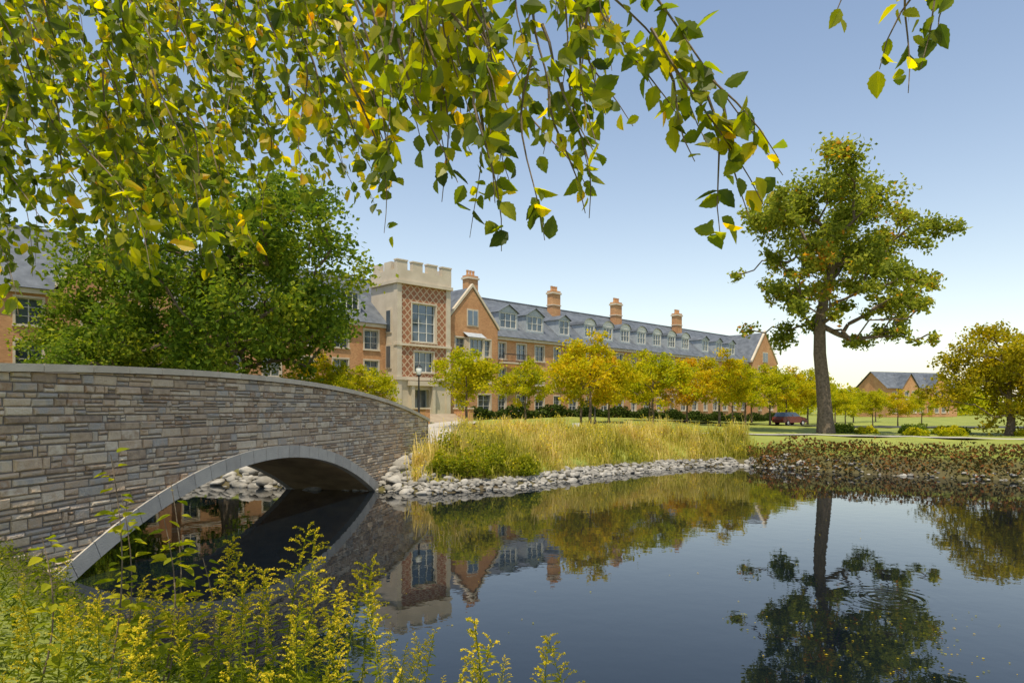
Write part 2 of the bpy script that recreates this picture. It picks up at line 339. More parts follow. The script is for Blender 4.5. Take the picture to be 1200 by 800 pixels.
def stone1(a,b,z0,z1):
    g=.009; a+=g;b-=g;z0+=g;z1-=g
    if b-a<.05 or z1-z0<.03: return
    c=np.array([[a,z0],[b,z0],[b,z1],[a,z1]])
    tp=top(c[:,0])-.01; 
    if c[0,1]>tp[0]-.03 and c[1,1]>tp[1]-.03: return
    c[:,1]=np.minimum(c[:,1],tp)
    if np.any(np.hypot(c[:,0],c[:,1]-ZC)<RI+.1) : 
        if np.any(np.hypot(c[:,0],c[:,1]-ZC)<RI+.02) and np.hypot(c[:,0].mean(),c[:,1].mean()-ZC)<RI+.25: return
        zz=zr(c[:,0],RI+.15); c[:,1]=np.maximum(c[:,1],zz)
        if (c[3,1]-c[0,1])<.02 and (c[2,1]-c[1,1])<.02: return
    c+=rng.normal(size=(4,2))*.006
    ce=c.mean(0); o=U(.015,.06); ins=.014
    inn=c+np.sign(ce-c)*ins
    inn2=c+np.sign(ce-c)*(ins*2.6)
    o4=o+rng.normal(size=4)*.008
    V=[(p[0],.01,p[1]) for p in c]+[(p[0],-q*.75,p[1]) for p,q in zip(inn,o4)]+[(p[0],-q-.006,p[1]) for p,q in zip(inn2,o4)]
    F=[(0,1,5,4),(1,2,6,5),(2,3,7,6),(3,0,4,7),(4,5,9,8),(5,6,10,9),(6,7,11,10),(7,4,8,11),(8,9,10,11)]
    mb.add(V,F,0,U(0,1))
z=-.35
while z<5.1:
    h=rng.choice([.13,.17,.2,.24,.28])*U(.9,1.1); s=S0+U(0,.3)
    while s<S1:
        w=U(.25,.8)*(1.1 if h>.18 else .9); e=min(s+w,S1)
        r_=U(0,1)
        if h>.18 and r_<.42: 
            m_=z+h*U(.35,.65); 
            if U(0,1)<.35:
                stone1(s,e,z,m_); stone1(s,e,m_,z+h)
            else:
                q=s+(e-s)*U(.3,.7)
                if U(0,1)<.5: stone1(s,e,z,m_); stone1(s,q,m_,z+h); stone1(q,e,m_,z+h)
                else: stone1(s,q,z,z+h); stone1(q,e,z,m_); stone1(q,e,m_,z+h)
        else: stone1(s,e,z,z+h)
        s=e
    z+=h
mb.build('facing_stones',[stone],parent=bridge)
mb=MB(); mb.xf=xfB
amax=math.asin(9.35/RI); nv=26; an=np.linspace(-amax,amax,nv+1)
for i in range(nv):
    a0=an[i]+.0004; a1=an[i+1]-.0004; v=U(0,1); k=np.linspace(a0,a1,4)
    for p,q in zip(k[:-1],k[1:]):
        for y0,y1 in ((-.1,.2),(WID-.2,WID+.1)):
            V=[]
            for y in (y0,y1):
                for R in (RI,RI+TH):
                    for t in (p,q): V.append((R*math.sin(t),y,R*math.cos(t)+ZC))
            mb.add(V,[(0,1,3,2),(4,6,7,5),(0,4,5,1),(2,3,7,6)],0,v)
k=np.linspace(-amax,amax,50)
for p,q in zip(k[:-1],k[1:]):
    R=RI+.012; mb.quad((R*math.sin(p),.19,R*math.cos(p)+ZC),(R*math.sin(q),.19,R*math.cos(q)+ZC),(R*math.sin(q),WID-.19,R*math.cos(q)+ZC),(R*math.sin(p),WID-.19,R*math.cos(p)+ZC),1)
mb.build('arch_ring',[ringm,soffit],parent=bridge)

# ------------------------------------------------------------------ college building
bld=empty('brick_college_building',(-12.15,72,0),math.radians(45))
G=2.2
M_BR,M_LAT,M_LIME,M_SL,M_WH,M_GL,M_LEAD,M_FR=range(8); BM=[brick,brickL,limestone,slate,white,glass,lead,frame_m]
def wall(mb,x0,x1,z0,z1,y,ops,m=M_BR,dep=.28,frame=M_FR,sur=True):
    xb=sorted(set([x0,x1]+[v for o in ops for v in (o[0],o[1])])); zb=sorted(set([z0,z1]+[v for o in ops for v in (o[2],o[3])]))
    for i in range(len(xb)-1):
        for j in range(len(zb)-1):
            cx=(xb[i]+xb[i+1])/2; cz=(zb[j]+zb[j+1])/2
            if any(o[0]<cx<o[1] and o[2]<cz<o[3] for o in ops): continue
            mb.quad((xb[i],y,zb[j]),(xb[i+1],y,zb[j]),(xb[i+1],y,zb[j+1]),(xb[i],y,zb[j+1]),m)
    for o in ops:
        a,b,c,d=o[:4]; nx=o[4] if len(o)>4 else 2; nz=o[5] if len(o)>5 else 2; Y1=y+dep
        for q in (((a,y,c),(a,y,d),(a,Y1,d),(a,Y1,c)),((b,y,c),(b,Y1,c),(b,Y1,d),(b,y,d)),((a,y,d),(b,y,d),(b,Y1,d),(a,Y1,d)),((a,y,c),(a,Y1,c),(b,Y1,c),(b,y,c))): mb.quad(*q,mat=M_LIME)
        mb.quad((a,Y1-.03,c),(b,Y1-.03,c),(b,Y1-.03,d),(a,Y1-.03,d),M_GL,U(0,1))
        f=.07; ya,yb=Y1-.12,Y1-.035
        mb.box(a,a+f,ya,yb,c,d,frame); mb.box(b-f,b,ya,yb,c,d,frame); mb.box(a+f,b-f,ya,yb,d-f,d,frame); mb.box(a+f,b-f,ya,yb,c,c+f,frame)
        for k in range(1,nx):
            xx=a+(b-a)*k/nx; mb.box(xx-.035,xx+.035,ya+.01,yb,c+f,d-f,frame)
        for k in range(1,nz):
            zz=c+(d-c)*k/nz; mb.box(a+f,b-f,ya+.02,yb,zz-.025,zz+.025,frame)
        if sur:
            t=.16; mb.box(a-t,a,y-.04,y+.01,c,d,M_LIME); mb.box(b,b+t,y-.04,y+.01,c,d,M_LIME)
            mb.box(a-t,b+t,y-.06,y+.01,d,d+t,M_LIME); mb.box(a-t-.05,b+t+.05,y-.12,y+.01,c-t,c,M_LIME)
FY=2.0; EAVE=12.9; RIDGE=18.8; RY=8.5
def floors(x0,x1,sp=3.4,w=1.7,z=(3.6,7.0,10.2),h=2.0):
    ops=[]; n=max(1,int((x1-x0)//sp)); st=(x1-x0)/n
    for i in range(n):
        c=x0+st*(i+.5); ww=w*(1 if i%3 else .7)
        for zz in z: ops.append((c-ww/2,c+ww/2,zz,zz+h,2,3))
    return ops
mb=MB()
for x0,x1 in ((-62,-30),(-22,0),(15.7,33),(33,66),(66,84)):
    wall(mb,x0,x1,G,EAVE,FY,floors(x0,x1))
    mb.box(x0,x1,FY-.08,FY-.003,6.2,6.4,M_LIME); mb.box(x0,x1,FY-.3,FY-.005,EAVE-.35,EAVE+.02,M_LIME)
    mb.quad((x0,FY-.5,EAVE+.03),(x1,FY-.5,EAVE+.03),(x1,RY,RIDGE),(x0,RY,RIDGE),M_SL)
mb.quad((-62,RY,RIDGE),(95,RY,RIDGE),(95,15,EAVE),(-62,15,EAVE),M_SL); mb.quad((-62,15,G),(-62,15,EAVE),(95,15,EAVE),(95,15,G),M_BR)
mb.quad((-30,RY-6,RIDGE-5.3),(-22,RY-6,RIDGE-5.3),(-22,RY,RIDGE),(-30,RY,RIDGE),M_SL); mb.quad((0,FY,EAVE),(15.7,FY,EAVE),(15.7,RY,RIDGE),(0,RY,RIDGE),M_SL); mb.quad((84,FY,EAVE),(95,FY,EAVE),(95,RY,RIDGE),(84,RY,RIDGE),M_SL)
for x in (-62,95):
    mb.add([(x,FY,G),(x,15,G),(x,15,EAVE),(x,RY,RIDGE),(x,FY,EAVE)],[(0,1,2,3,4)],M_BR)
mb.box(-62,95,RY-.12,RY+.12,RIDGE-.05,RIDGE+.12,M_SL)
def gable(x0,x1,yf,ze,za,ops,back=RY,base=None):
    xm=(x0+x1)/2
    if base is None: base=G
    wall(mb,x0,x1,base,ze,yf,ops)
    mb.tri((x0,yf,ze),(x1,yf,ze),(xm,yf,za),M_BR)
    mb.quad((x0,yf,base),(x0,yf,ze),(x0,FY+1,ze),(x0,FY+1,base),M_BR); mb.quad((x1,yf,base),(x1,FY+1,base),(x1,FY+1,ze),(x1,yf,ze),M_BR)
    for xa in (x0,x1):
        sg=1 if xa==x1 else -1
        mb.quad((xa+sg*.3,yf+.25,ze-.15),(xm,yf+.25,za+.1),(xm,back,za+.1),(xa+sg*.3,back,ze-.15),M_SL)
        a=np.array([xa+sg*.25,0,ze-.1]); b=np.array([xm,0,za+.15]); t=np.array([0,0,.38])
        V=[]
        for yy in (yf-.12,yf+.28):
            for p in (a,b,b+t,a+t): V.append((p[0],yy,p[2]))
        mb.add(V,[(0,1,2,3),(7,6,5,4),(3,2,6,7),(0,4,5,1),(0,3,7,4)],M_LIME)
    w=(x1-x0)*.09; z0=ze+.2; hh_=min(1.7,(za-ze)*.42)
    mb.box(xm-w-.15,xm+w+.15,yf-.07,yf-.004,z0-.15,z0+hh_+.2,M_LIME); mb.box(xm-w,xm+w,yf-.1,yf-.073,z0,z0+hh_,M_GL); mb.box(xm-.05,xm+.05,yf-.13,yf-.102,z0,z0+hh_,M_FR)
gable(7.4,15.7,1.0,13.6,18.2,floors(7.7,15.4,3.4,2.0))
gable(-30,-22,1.2,13.2,18.0,floors(-29.7,-22.3,3.5,1.9))
gable(84,95,1.0,13.0,18.9,floors(84.5,94.5))
mb.box(10.2,12.9,.15,1.0-.005,9.4,9.8,M_LIME); wall(mb,10.3,12.8,9.8,12.3,.2,[(10.5,12.6,10.0,12.1,3,2)],M_LIME,sur=False); mb.box(10.3,10.301,.2,1,9.8,12.3,M_LIME); mb.box(12.8,12.801,.2,1,9.8,12.3,M_LIME)
mb.add([(10.1,.05,12.3),(13,.05,12.3),(13,1,12.9),(10.1,1,12.9)],[(0,1,2,3)],M_LEAD)
mb.box(16.6,21.2,.9,FY-.13,9.55,9.75,M_LIME)
def dormer(c,w,round_):
    yf=FY+.7; z0=EAVE+1.1; z1=z0+(2.3 if not round_ else 2.1); back=RY
    wall(mb,c-w/2,c+w/2,z0,z1,yf,[(c-w/2+.25,c+w/2-.25,z0+.25,z1-.15,3 if w>2.5 else 2,2)],M_LEAD,.15,frame=M_WH,sur=False)
    for sx in (-1,1): mb.quad((c+sx*w/2,yf,z0-.8),(c+sx*w/2,back-1,z0-.8),(c+sx*w/2,back-1,z1),(c+sx*w/2,yf,z1),M_LEAD)
    mb.box(c-w/2,c+w/2,yf+.01,yf+.1,z0-1,z0,M_LEAD)
    if round_:
        th=np.linspace(0,math.pi,9); R=w/2+.15
        P=[(c-math.cos(t)*R,z1+math.sin(t)*R*.62) for t in th]
        for (xa,za),(xb,zb) in zip(P[:-1],P[1:]):
            mb.quad((xa,yf-.2,za),(xb,yf-.2,zb),(xb,back,zb),(xa,back,za),M_SL)
            mb.tri((c,yf-.03,z1),(xa,yf-.03,za),(xb,yf-.03,zb),M_WH)
    else:
        for sx in (-1,1): mb.quad((c+sx*(w/2+.2),yf-.25,z1-.1),(c,yf-.25,z1+w*.28),(c,back+1,z1+w*.28),(c+sx*(w/2+.2),back+1,z1-.1),M_SL)
        mb.tri((c-w/2,yf-.02,z1),(c+w/2,yf-.02,z1),(c,yf-.02,z1+w*.26),M_LEAD)
for c in (19.2,24.2): dormer(c,3.4,False)
for c in (30.2,): dormer(c,2.4,False)
for k in range(7): dormer(35.8+k*4.4,2.6,True)
for c in (69,74,79): dormer(c,2.4,False)
for c in (-57,-50,-43,-36,-17,-10,-4): dormer(c,2.6,False)
def chim(x,y=RY-1.2,zt=21.2,w=1.7):
    mb.box(x-w/2,x+w/2,y-.55,y+.55,EAVE+2,zt-.5,M_BR); mb.box(x-w/2-.14,x+w/2+.14,y-.7,y+.7,zt-.5,zt-.25,M_LIME); mb.box(x-w/2-.02,x+w/2+.02,y-.57,y+.57,zt-.25,zt,M_BR)
    mb.box(x-w/2-.1,x+w/2+.1,y-.65,y+.65,zt-2.2,zt-2.05,M_LIME)
    for k in (-.5,0,.5):
        mb.tube([(x+k,y,zt),(x+k,y,zt+.35),(x+k,y,zt+.7)],[.2,.16,.2],8,M_BR,.9)
for x in (16.8,33.2,48.5,67,-14,-40): chim(x)
TX=7.2; TD=4.8
opsT=[(2.0,5.2,11.2,15.3,3,4),(2.3,4.9,7.9,10.1,3,2)]
wall(mb,.55,TX-.55,7.2,17.4,0,opsT,M_LAT,.35,frame=M_WH)
wall(mb,.55,TX-.55,G,7.2,0,[(2.1,4.3,G+.8,6.0,2,1)],M_LIME,.6,frame=M_LEAD)
mb.box(1.6,2.0,-.5,-.003,G,6.4,M_LIME); mb.box(4.4,4.8,-.5,-.003,G,6.4,M_LIME); mb.box(1.3,5.1,-.6,-.003,6.4,6.9,M_LIME)
for xa in (-.05,TX-.55): mb.box(xa,xa+.6,-.14,.5,G,17.4,M_LIME)
for xs_,nm in ((0,-1),(TX,1)):
    mb.quad((xs_,.5,G),(xs_,TD,G),(xs_,TD,17.4),(xs_,.5,17.4),M_LIME if nm<0 else M_BR)
    for zz in (8.2,12):
        if nm<0:
            mb.box(xs_-.1,xs_-.003,.9,1.9,zz,zz+2.6,M_LIME); mb.box(xs_-.14,xs_-.103,1.05,1.75,zz+.15,zz+2.4,M_GL)
mb.quad((0,TD,G),(TX,TD,G),(TX,TD,17.4),(0,TD,17.4),M_BR); mb.quad((0,0,17.3),(TX,0,17.3),(TX,TD,17.3),(0,TD,17.3),M_SL)
for z0,z1,o in ((7.0,7.35,.1),(10.65,10.9,.08),(17.2,17.55,.2)): mb.box(-.05-o,TX+.05+o,-.15-o,.48,z0,z1,M_LIME)
mb.box(-.25,.2,.485,TD,17.2,17.55,M_LIME)
mb.box(-.1,TX+.1,-.2,.3,17.55,18.7,M_LIME); mb.box(-.1,.4,.3,TD,17.55,18.7,M_LIME); mb.box(TX-.4,TX+.1,.3,TD,17.55,18.7,M_LIME); mb.box(.4,TX-.4,TD-.5,TD,17.55,18.7,M_LIME)
for k in range(4):
    a=-.1+k*2.02; mb.box(a,a+1.34,-.2,.3,18.703,19.6,M_LIME); mb.box(a-.05,a+1.39,-.26,.36,19.603,19.75,M_LIME)
for k in range(2):
    y=.9+k*2.1
    mb.box(-.1,.4,y,y+1.3,18.703,19.6,M_LIME); mb.box(TX-.4,TX+.1,y,y+1.3,18.703,19.6,M_LIME)
mb.build('building_shell',BM,parent=bld)
mb=MB()
for x in np.arange(16.7,21.2,.22): mb.box(x-.02,x+.02,.93,.97,9.755,10.7,0)
mb.box(16.6,21.2,.9,1.0,10.7,10.78,0); mb.box(16.6,21.2,.92,.98,9.85,9.9,0)
mb.build('balcony_railing',[iron],parent=bld)

dh=empty('brick_house',(100,182,1.6),math.radians(20)); mb=MB()
wall(mb,0,26,0,6.8,0,[(2+k*3.2,3.4+k*3.2,z,z+1.6,2,2) for k in range(7) for z in (1,4.2)])
mb.quad((-.5,-.5,6.7),(26.5,-.5,6.7),(26.5,5,10.8),(-.5,5,10.8),M_SL); mb.quad((-.5,5,10.8),(26.5,5,10.8),(26.5,10.5,6.7),(-.5,10.5,6.7),M_SL)
for x in (0,26): mb.add([(x,0,0),(x,10,0),(x,10,6.8),(x,5,10.6),(x,0,6.8)],[(0,1,2,3,4)],M_BR)
for x in (4,15):
    wall(mb,x,x+6,0,6.8,-1.2,[(x+1,x+2.4,1,2.8,2,2),(x+3.6,x+5,1,2.8,2,2),(x+1,x+2.4,4.2,6,2,2),(x+3.6,x+5,4.2,6,2,2)]); mb.tri((x,-1.2,6.8),(x+6,-1.2,6.8),(x+3,-1.2,10),M_BR)
    for sx in (-1,1): mb.quad((x+3+sx*3.3,-1.5,6.6),(x+3,-1.5,10.2),(x+3,5,10.2),(x+3+sx*3.3,5,6.6),M_SL)
    mb.quad((x,-1.2,0),(x,0,0),(x,0,6.8),(x,-1.2,6.8),M_BR); mb.quad((x+6,-1.2,0),(x+6,0,0),(x+6,0,6.8),(x+6,-1.2,6.8),M_BR)
mb.build('house_shell',BM,parent=dh); dh.scale=(1,1,1.15)

# ------------------------------------------------------------------ paths
def strip(name,pts,w,m,dz=.05,n=60):
    pts=np.asarray(pts,float); t=np.linspace(0,len(pts)-1,n); P=np.stack([np.interp(t,np.arange(len(pts)),pts[:,k]) for k in (0,1)],1)
    for _ in range(6): P[1:-1]=(P[:-2]+P[2:]+2*P[1:-1])/4
    T=unit(np.gradient(P,axis=0)); Nn=np.stack([-T[:,1],T[:,0]],1); mb=MB(); k=5
    rows_=[P+Nn*o for o in np.linspace(-w/2,w/2,k)]
    V=np.stack(rows_,1).reshape(-1,2); z=H(V[:,0],V[:,1]).reshape(n,k); z=np.repeat(z.max(1)[:,None],k,1).ravel()+dz
    i=np.arange(n-1)[:,None]*k; j=np.arange(k-1)[None,:]
    F=np.stack([i+j,i+j+1,i+k+j+1,i+k+j],-1).reshape(-1,4)
    mb.add(np.column_stack([V,z]),F)
    return mb.build(name,[m])
strip('footpath',[(-3,46),(2,54),(10,58),(18,58),(26,55.5),(36,52),(55,50),(80,50)],2.2,paving)
strip('paved_walk',[(-5.6,41),(-6.2,48),(-6.5,56),(-6,64),(-5.5,70)],4,paving)
strip('road',[(20,84),(38,88),(60,86),(90,84),(140,84)],7,asphalt,.04)
st=empty('entrance_steps',(-8.6,70.6,0),math.radians(45)); mb=MB()
for k in range(6): mb.box(-2,3,-.35*(6-k)-.4,-.35*(5-k)-.4,2.2,2.65+.15*k,0)
for x in (-2.6,3.05): mb.box(x,x+.55,-2.8,-.4,2.0,3.9,1); mb.box(x-.08,x+.63,-2.88,-.32,3.9,4.05,0)
mb.build('steps',[limestone,brick],parent=st)

# ------------------------------------------------------------------ rocks
import bmesh
bm=bmesh.new(); bmesh.ops.create_icosphere(bm,subdivisions=2,radius=1); IV=np.array([v.co[:] for v in bm.verts]); IF=np.array([[v.index for v in f.verts] for f in bm.faces]); bm.free()
mb=MB()
def rocks(path,n,w0,w1,r0,r1):
    path=np.asarray(path,float); seg=np.linalg.norm(np.diff(path,axis=0),axis=1); cum=np.concatenate([[0],np.cumsum(seg)])
    for _ in range(n):
        t=U(0,cum[-1]); x=np.interp(t,cum,path[:,0]); y=np.interp(t,cum,path[:,1])
        i=min(np.searchsorted(cum,t,side='right')-1,len(seg)-1); d=(path[i+1]-path[i])/seg[i]; o=U(w0,w1); x-=d[1]*o; y+=d[0]*o
        r=U(r0,r1)*(1 if U(0,1)<.8 else 1.5); V=IV+.28*np.sin(IV[:,[1,2,0]]*U(1.5,3)+U(0,6,3))
        V=V*np.array([r*U(.8,1.4),r*U(.8,1.3),r*U(.5,.8)]); a=U(0,6.28); c_,s_=math.cos(a),math.sin(a)
        V=V@np.array([[c_,s_,0],[-s_,c_,0],[0,0,1]]); V+=np.array([x,y,hz(x,y)+r*.2]); mb.add(V,IF,0,U(0,1))
rocks([(-6.7,33.2),(-3.9,31.6),(0,34),(5,40),(11.6,46),(16,47.2),(18,45)],1500,-.5,1.0,.06,.15)
rocks([(-7.2,34.5),(-4.6,33.6),(-3,34)],200,-.5,3,.12,.28)
rocks([(-30,34),(-20,36.5),(-11.5,34.3),(-6.7,33.2)],420,-.4,1.6,.12,.3)
rocks([(18,45),(22.8,40.5),(28.2,37.6),(45,33)],260,-.3,.3,.05,.12)
mb.build('shoreline_rocks',[rock],smooth=True)

# ------------------------------------------------------------------ meadow
mb=MB(); n=62000
Px=U(-5,22,n*2); Py=U(32,62,n*2)
cx_=U(-5,20,900); cy_=U(32,60,900); ci=rng.integers(0,900,n); Px[:n]=cx_[ci]+rng.normal(size=n)*.22; Py[:n]=cy_[ci]+rng.normal(size=n)*.22
ch=np.concatenate([U(.85,1.75,900)[ci],np.full(n,.85)])
d=sdist(Px,Py); patch=np.sin(Px*.9+1)*np.sin(Py*.8)+rng.normal(size=n*2)*.5
dmax=12-np.clip(Px,0,20)*.35
k=(d>.8)&(d<dmax)&(patch>-.6)&(Px<17.5)&~((Px<-3.4)&(Py>37)); Px,Py,d,patch,ch=Px[k],Py[k],d[k],patch[k],ch[k]; n=len(Px)
z0=H(Px,Py); h=U(.6,1.3,n)*ch*(.8+.2*np.clip(patch,-1,1.5))*np.interp(d,[.8,2.5,12],[.5,1,.85])
w=U(.012,.03,n); a=U(0,6.28,n); dx=np.cos(a);dy=np.sin(a); bend=U(.05,.4,n)*h
b0=np.stack([Px,Py,z0-.05],1); wv=np.stack([-dy*w,dx*w,0*w],1)
mid=b0+np.stack([dx*bend*.3,dy*bend*.3,h*.6],1); tip=b0+np.stack([dx*bend,dy*bend,h],1)
V=np.stack([b0-wv,b0+wv,mid+wv,mid-wv,tip+wv*.4,tip-wv*.4],1).reshape(-1,3); i=np.arange(n)[:,None]*6
big=np.sin(Px*.55+Py*.3)*.25+(ch-1)*.3
mb.add(V,np.concatenate([i+np.array([0,1,2,3]),i+np.array([3,2,4,5])]),0,np.repeat(np.clip(.45+big+.15*patch+rng.normal(size=n)*.15,0,1),6))
q=rng.random(n)<.3; leaf_quads(mb,(b0+(mid-b0)*1.1)[q]+rng.normal(size=(q.sum(),3))*.08,.12,1,U(.2,1,q.sum()))
q=(rng.random(n)<.6)&(ch>1.25); leaf_quads(mb,tip[q]+rng.normal(size=(q.sum(),3))*.06,.11,2,U(0,1,q.sum()))
mb.build('meadow_grass',[grass_blade,leaf_weed,flower_yel])
def shrub(name,x,y,rx,ry,rzz,n,leaf,m):
    mb=MB(); v=unit(rng.normal(size=(n,3)))*(rng.random((n,1))**.3); v[:,2]=np.abs(v[:,2])
    bumps=1+.15*np.sin(v[:,0]*7+x)+.15*np.sin(v[:,1]*6+v[:,2]*5+y)
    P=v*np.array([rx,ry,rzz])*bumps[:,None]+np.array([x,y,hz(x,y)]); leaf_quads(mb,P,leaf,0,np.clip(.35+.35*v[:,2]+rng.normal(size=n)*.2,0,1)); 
    for t in range(6): 
        e=unit(rng.normal(size=3)+np.array([0,0,1.2]))*np.array([rx,ry,rzz])*.8; b_=np.array([x,y,hz(x,y)-.1]); mb.tube([b_,b_+e*.5,b_+e],[.04,.03,.01],4,1)
    return mb.build(name,[m,bark])
for x,y,r in ((-3.4,34.2,.9),(-2.0,34.6,1.1),(-1.2,36,1.2),(.6,36.4,.9),(-3.2,36.6,1.3)): shrub('wild_shrub',x,y,r,r,r*1.1,2600,.13,leaf_weed)
for k in range(11):
    x=30+k*2.0+U(-.6,.6); y=60+U(-3,4); r=U(.9,1.5); shrub('lawn_shrub',x,y,r,r*.9,r*.65,1300,.2,leaf_lime if k%3 else leaf_green)
mb=MB(); n=70000; Px=U(16.5,62,n*2); Py=U(22,54,n*2); d=sdist(Px,Py); k=(d>-.15)&(d<2.3); Px,Py,d=Px[k],Py[k],d[k]
z=H(Px,Py)+U(0,.55,len(Px))*(1+.5*np.sin(Px*1.7)*np.sin(Px*.6+Py)); z=np.minimum(z,2.1)
leaf_quads(mb,np.stack([Px,Py,z],1),.2,0,U(0,1,len(Px)))
mb.build('ground_cover_hedge',[leaf_hedge])
mb=MB(); u=np.array([.7071,.7071]); v_=np.array([-.7071,.7071]); O=np.array([-12.15,72])
for (a0,a1,b0_,b1_,hh_,nn) in ((9,90,-2.8,-1.2,1.2,20000),(-40,-3,-3,-1,2.0,12000)):
    A=U(a0,a1,nn);B=U(b0_,b1_,nn); P=O+A[:,None]*u+B[:,None]*v_; z=H(P[:,0],P[:,1])+U(0,hh_,nn)*(1+.35*np.sin(A*.9)); leaf_quads(mb,np.column_stack([P,z]),.34,0,U(0,1,nn))
mb.build('clipped_hedge',[leaf_dark])
mb=MB(); nn=3500; Px=U(-3.5,4,nn); Py=56+U(-1.2,1.2,nn)+.5*Px; z=H(Px,Py)+U(.05,.55,nn); leaf_quads(mb,np.column_stack([Px,Py,z]),.14,(rng.random(nn)<.45).astype(int),U(0,1,nn))
mb.build('flower_bed',[leaf_dark,flower_red])

# ------------------------------------------------------------------ street lamp, sign, cars
def lamp(x,y,h):
    e=empty('street_lamp',(x,y,hz(x,y))); mb=MB()
    mb.tube([(0,0,0),(0,0,.15),(0,0,.5),(0,0,.55),(0,0,h*.6),(0,0,h-.75)],[.2,.19,.13,.08,.065,.05],10,0)
    mb.tube([(0,0,h-.78),(0,0,h-.7),(0,0,h-.66)],[.05,.16,.14],10,0)
    mb.tube([(0,0,h-.66),(0,0,h-.5),(0,0,h-.25),(0,0,h-.12)],[.13,.2,.22,.17],10,1)
    mb.tube([(0,0,h-.12),(0,0,h-.1),(0,0,h),(0,0,h+.14)],[.24,.23,.1,.01],10,0); mb.build('post',[iron,lampglass],parent=e,smooth=True)
lamp(-6.55,48,5.0); lamp(8.5,70,4.4)
def sign(x,y):
    e=empty('lawn_sign',(x,y,hz(x,y)),.2); mb=MB(); mb.box(-.03,.03,-.03,.03,0,.6,0); mb.box(-.3,.3,-.05,-.031,.5,.9,1); mb.build('board',[iron,white],parent=e)
sign(5.2,55.5)
def car(x,y,rz,col,suv):
    e=empty('parked_car',(x,y,hz(x,y)+.05),rz); paint=mat('car_paint',[(0,col),(1,col)],.5,2,.3,spec=.6)
    H0=.15 if suv else 0; mb=MB()
    prof=[(-2.25,.35),(-2.3,.75),(-2.2,.98+H0),(-1.3,1.02+H0),(1.1,1.0+H0),(2.1,.86+H0*.6),(2.28,.7),(2.28,.35)]
    cab=[(-2.0 if suv else -1.6,1.0+H0),(-1.75 if suv else -1.05,1.5+H0*1.3),(.25,1.5+H0*1.3),(1.1,1.0+H0)]
    for P,w0,w1,m in ((prof,.9,.9,0),(cab,.86,.7,1)):
        n=len(P); Wd=[w1 if (P is cab and 0<i<3) else w0 for i in range(n)]
        V=[(p[0],-w,p[1]) for p,w in zip(P,Wd)]+[(p[0],w,p[1]) for p,w in zip(P,Wd)]
        for i in range(n):
            j=(i+1)%n; mm=0 if (P is prof or i==1) else m
            mb.add([V[i],V[j],V[n+j],V[n+i]],[(3,2,1,0)],mm)
        mb.add(V[:n],[tuple(range(n))],m); mb.add(V[n:],[tuple(range(n))[::-1]],m)
    for xx in (-1.4,1.45):
        for sy in (-1,1):
            mb.tube([(xx,sy*.68,.34),(xx,sy*.8,.34),(xx,sy*.92,.34),(xx,sy*.925,.34)],[.33,.34,.34,.01],14,2); mb.tube([(xx,sy*.926,.34),(xx,sy*.935,.34),(xx,sy*.936,.34)],[.2,.2,.01],10,3)
    for sy in (-1,1):
        mb.box(2.27,2.3,sy*.78-.13,sy*.78+.13,.62,.78,3); mb.box(-2.32,-2.27,sy*.78-.1,sy*.78+.1,.7,.9,4)
        mb.box(-.45,-.38,sy*.86-.01,sy*.86+.012,1.0,1.45,0)
    mb.build('body',[paint,glass,tyre,white,flower_red],parent=e)
car(36.6,90,.5,(.2,.05,.035),True)

# ------------------------------------------------------------------ foreground goldenrod
def goldenrod(seed):
    mb=MB(); h=U(1.05,1.5); lean=U(-.3,.3,2)
    ts=np.linspace(0,1,9); P=np.stack([lean[0]*ts**2*h,lean[1]*ts**2*h,ts*h],1); mb.tube(P,np.linspace(.0055,.0018,9),4,0,.4)
    n=70; t=U(.08,.95,n); B=np.stack([np.interp(t,ts,P[:,k]) for k in range(3)],1); a=np.arange(n)*2.4
    A=np.stack([np.cos(a),np.sin(a),U(.1,1.0,n)],1); leaf_shape(mb,B,A,np.tile([0,0,1.0],(n,1))+rng.normal(size=(n,3))*.2,U(.05,.1,n)*(1.15-.55*t),.27,0,np.clip(.25+.5*t+rng.normal(size=n)*.15,0,1),.4,simple=True)
    m=17; bias=U(0,6.28)
    for k in range(m):
        f=.62+.38*k/m; b=np.array([np.interp(f,ts,P[:,q]) for q in range(3)]); a=bias+1.3*math.sin(k*2.4); L=(.16-.11*(k/m))*U(.8,1.2)
        u_=np.linspace(0,1,7); C=b+np.stack([np.cos(a)*u_*L,np.sin(a)*u_*L,(u_*1.2-.7*u_**2)*L*1.2],1); mb.tube(C,.0012,3,0,.6)
        nf=42; w_=U(.1,1,nf); Q=np.stack([np.interp(w_,u_,C[:,q]) for q in range(3)],1)+rng.normal(size=(nf,3))*.004+np.array([0,0,.006]); leaf_quads(mb,Q,.012,np.where(rng.random(nf)<.82,1,0),U(.2,1,nf),1,.8)
    return mb.build('goldenrod_stalk',[leaf_weed,flower_yel],link=False)
GR=[goldenrod(i) for i in range(9)]
patch=empty('goldenrod_patch')
def put(x,y,s=1,tl=.2):
    o=obj('stalk',GR[rng.integers(0,9)],patch,(x,y,hz(x,y)-.05)); o.rotation_euler=(U(-tl,tl),U(-tl,tl)+.08,U(0,6.28)); o.scale=(s,s,s)
cnt=0
while cnt<130:
    y=U(1.9,8.0); r=U(-.8,.0); x=r*y; 
    d=float(sdist([x],[y])[0])
    if d<.25: continue
    s=np.interp(r,[-.8,-.45,-.3,-.1,0],[.72,.72,.82,.6,.45])*U(.5,1.15)
    if r>-.18 and U(0,1)<.45: continue
    top_z=hz(x,y)+1.25*s
    if top_z>4-.17*y*(1 if r<-.3 else 1.25) and U(0,1)<.9: s*=.65
    put(x,y,s); cnt+=1
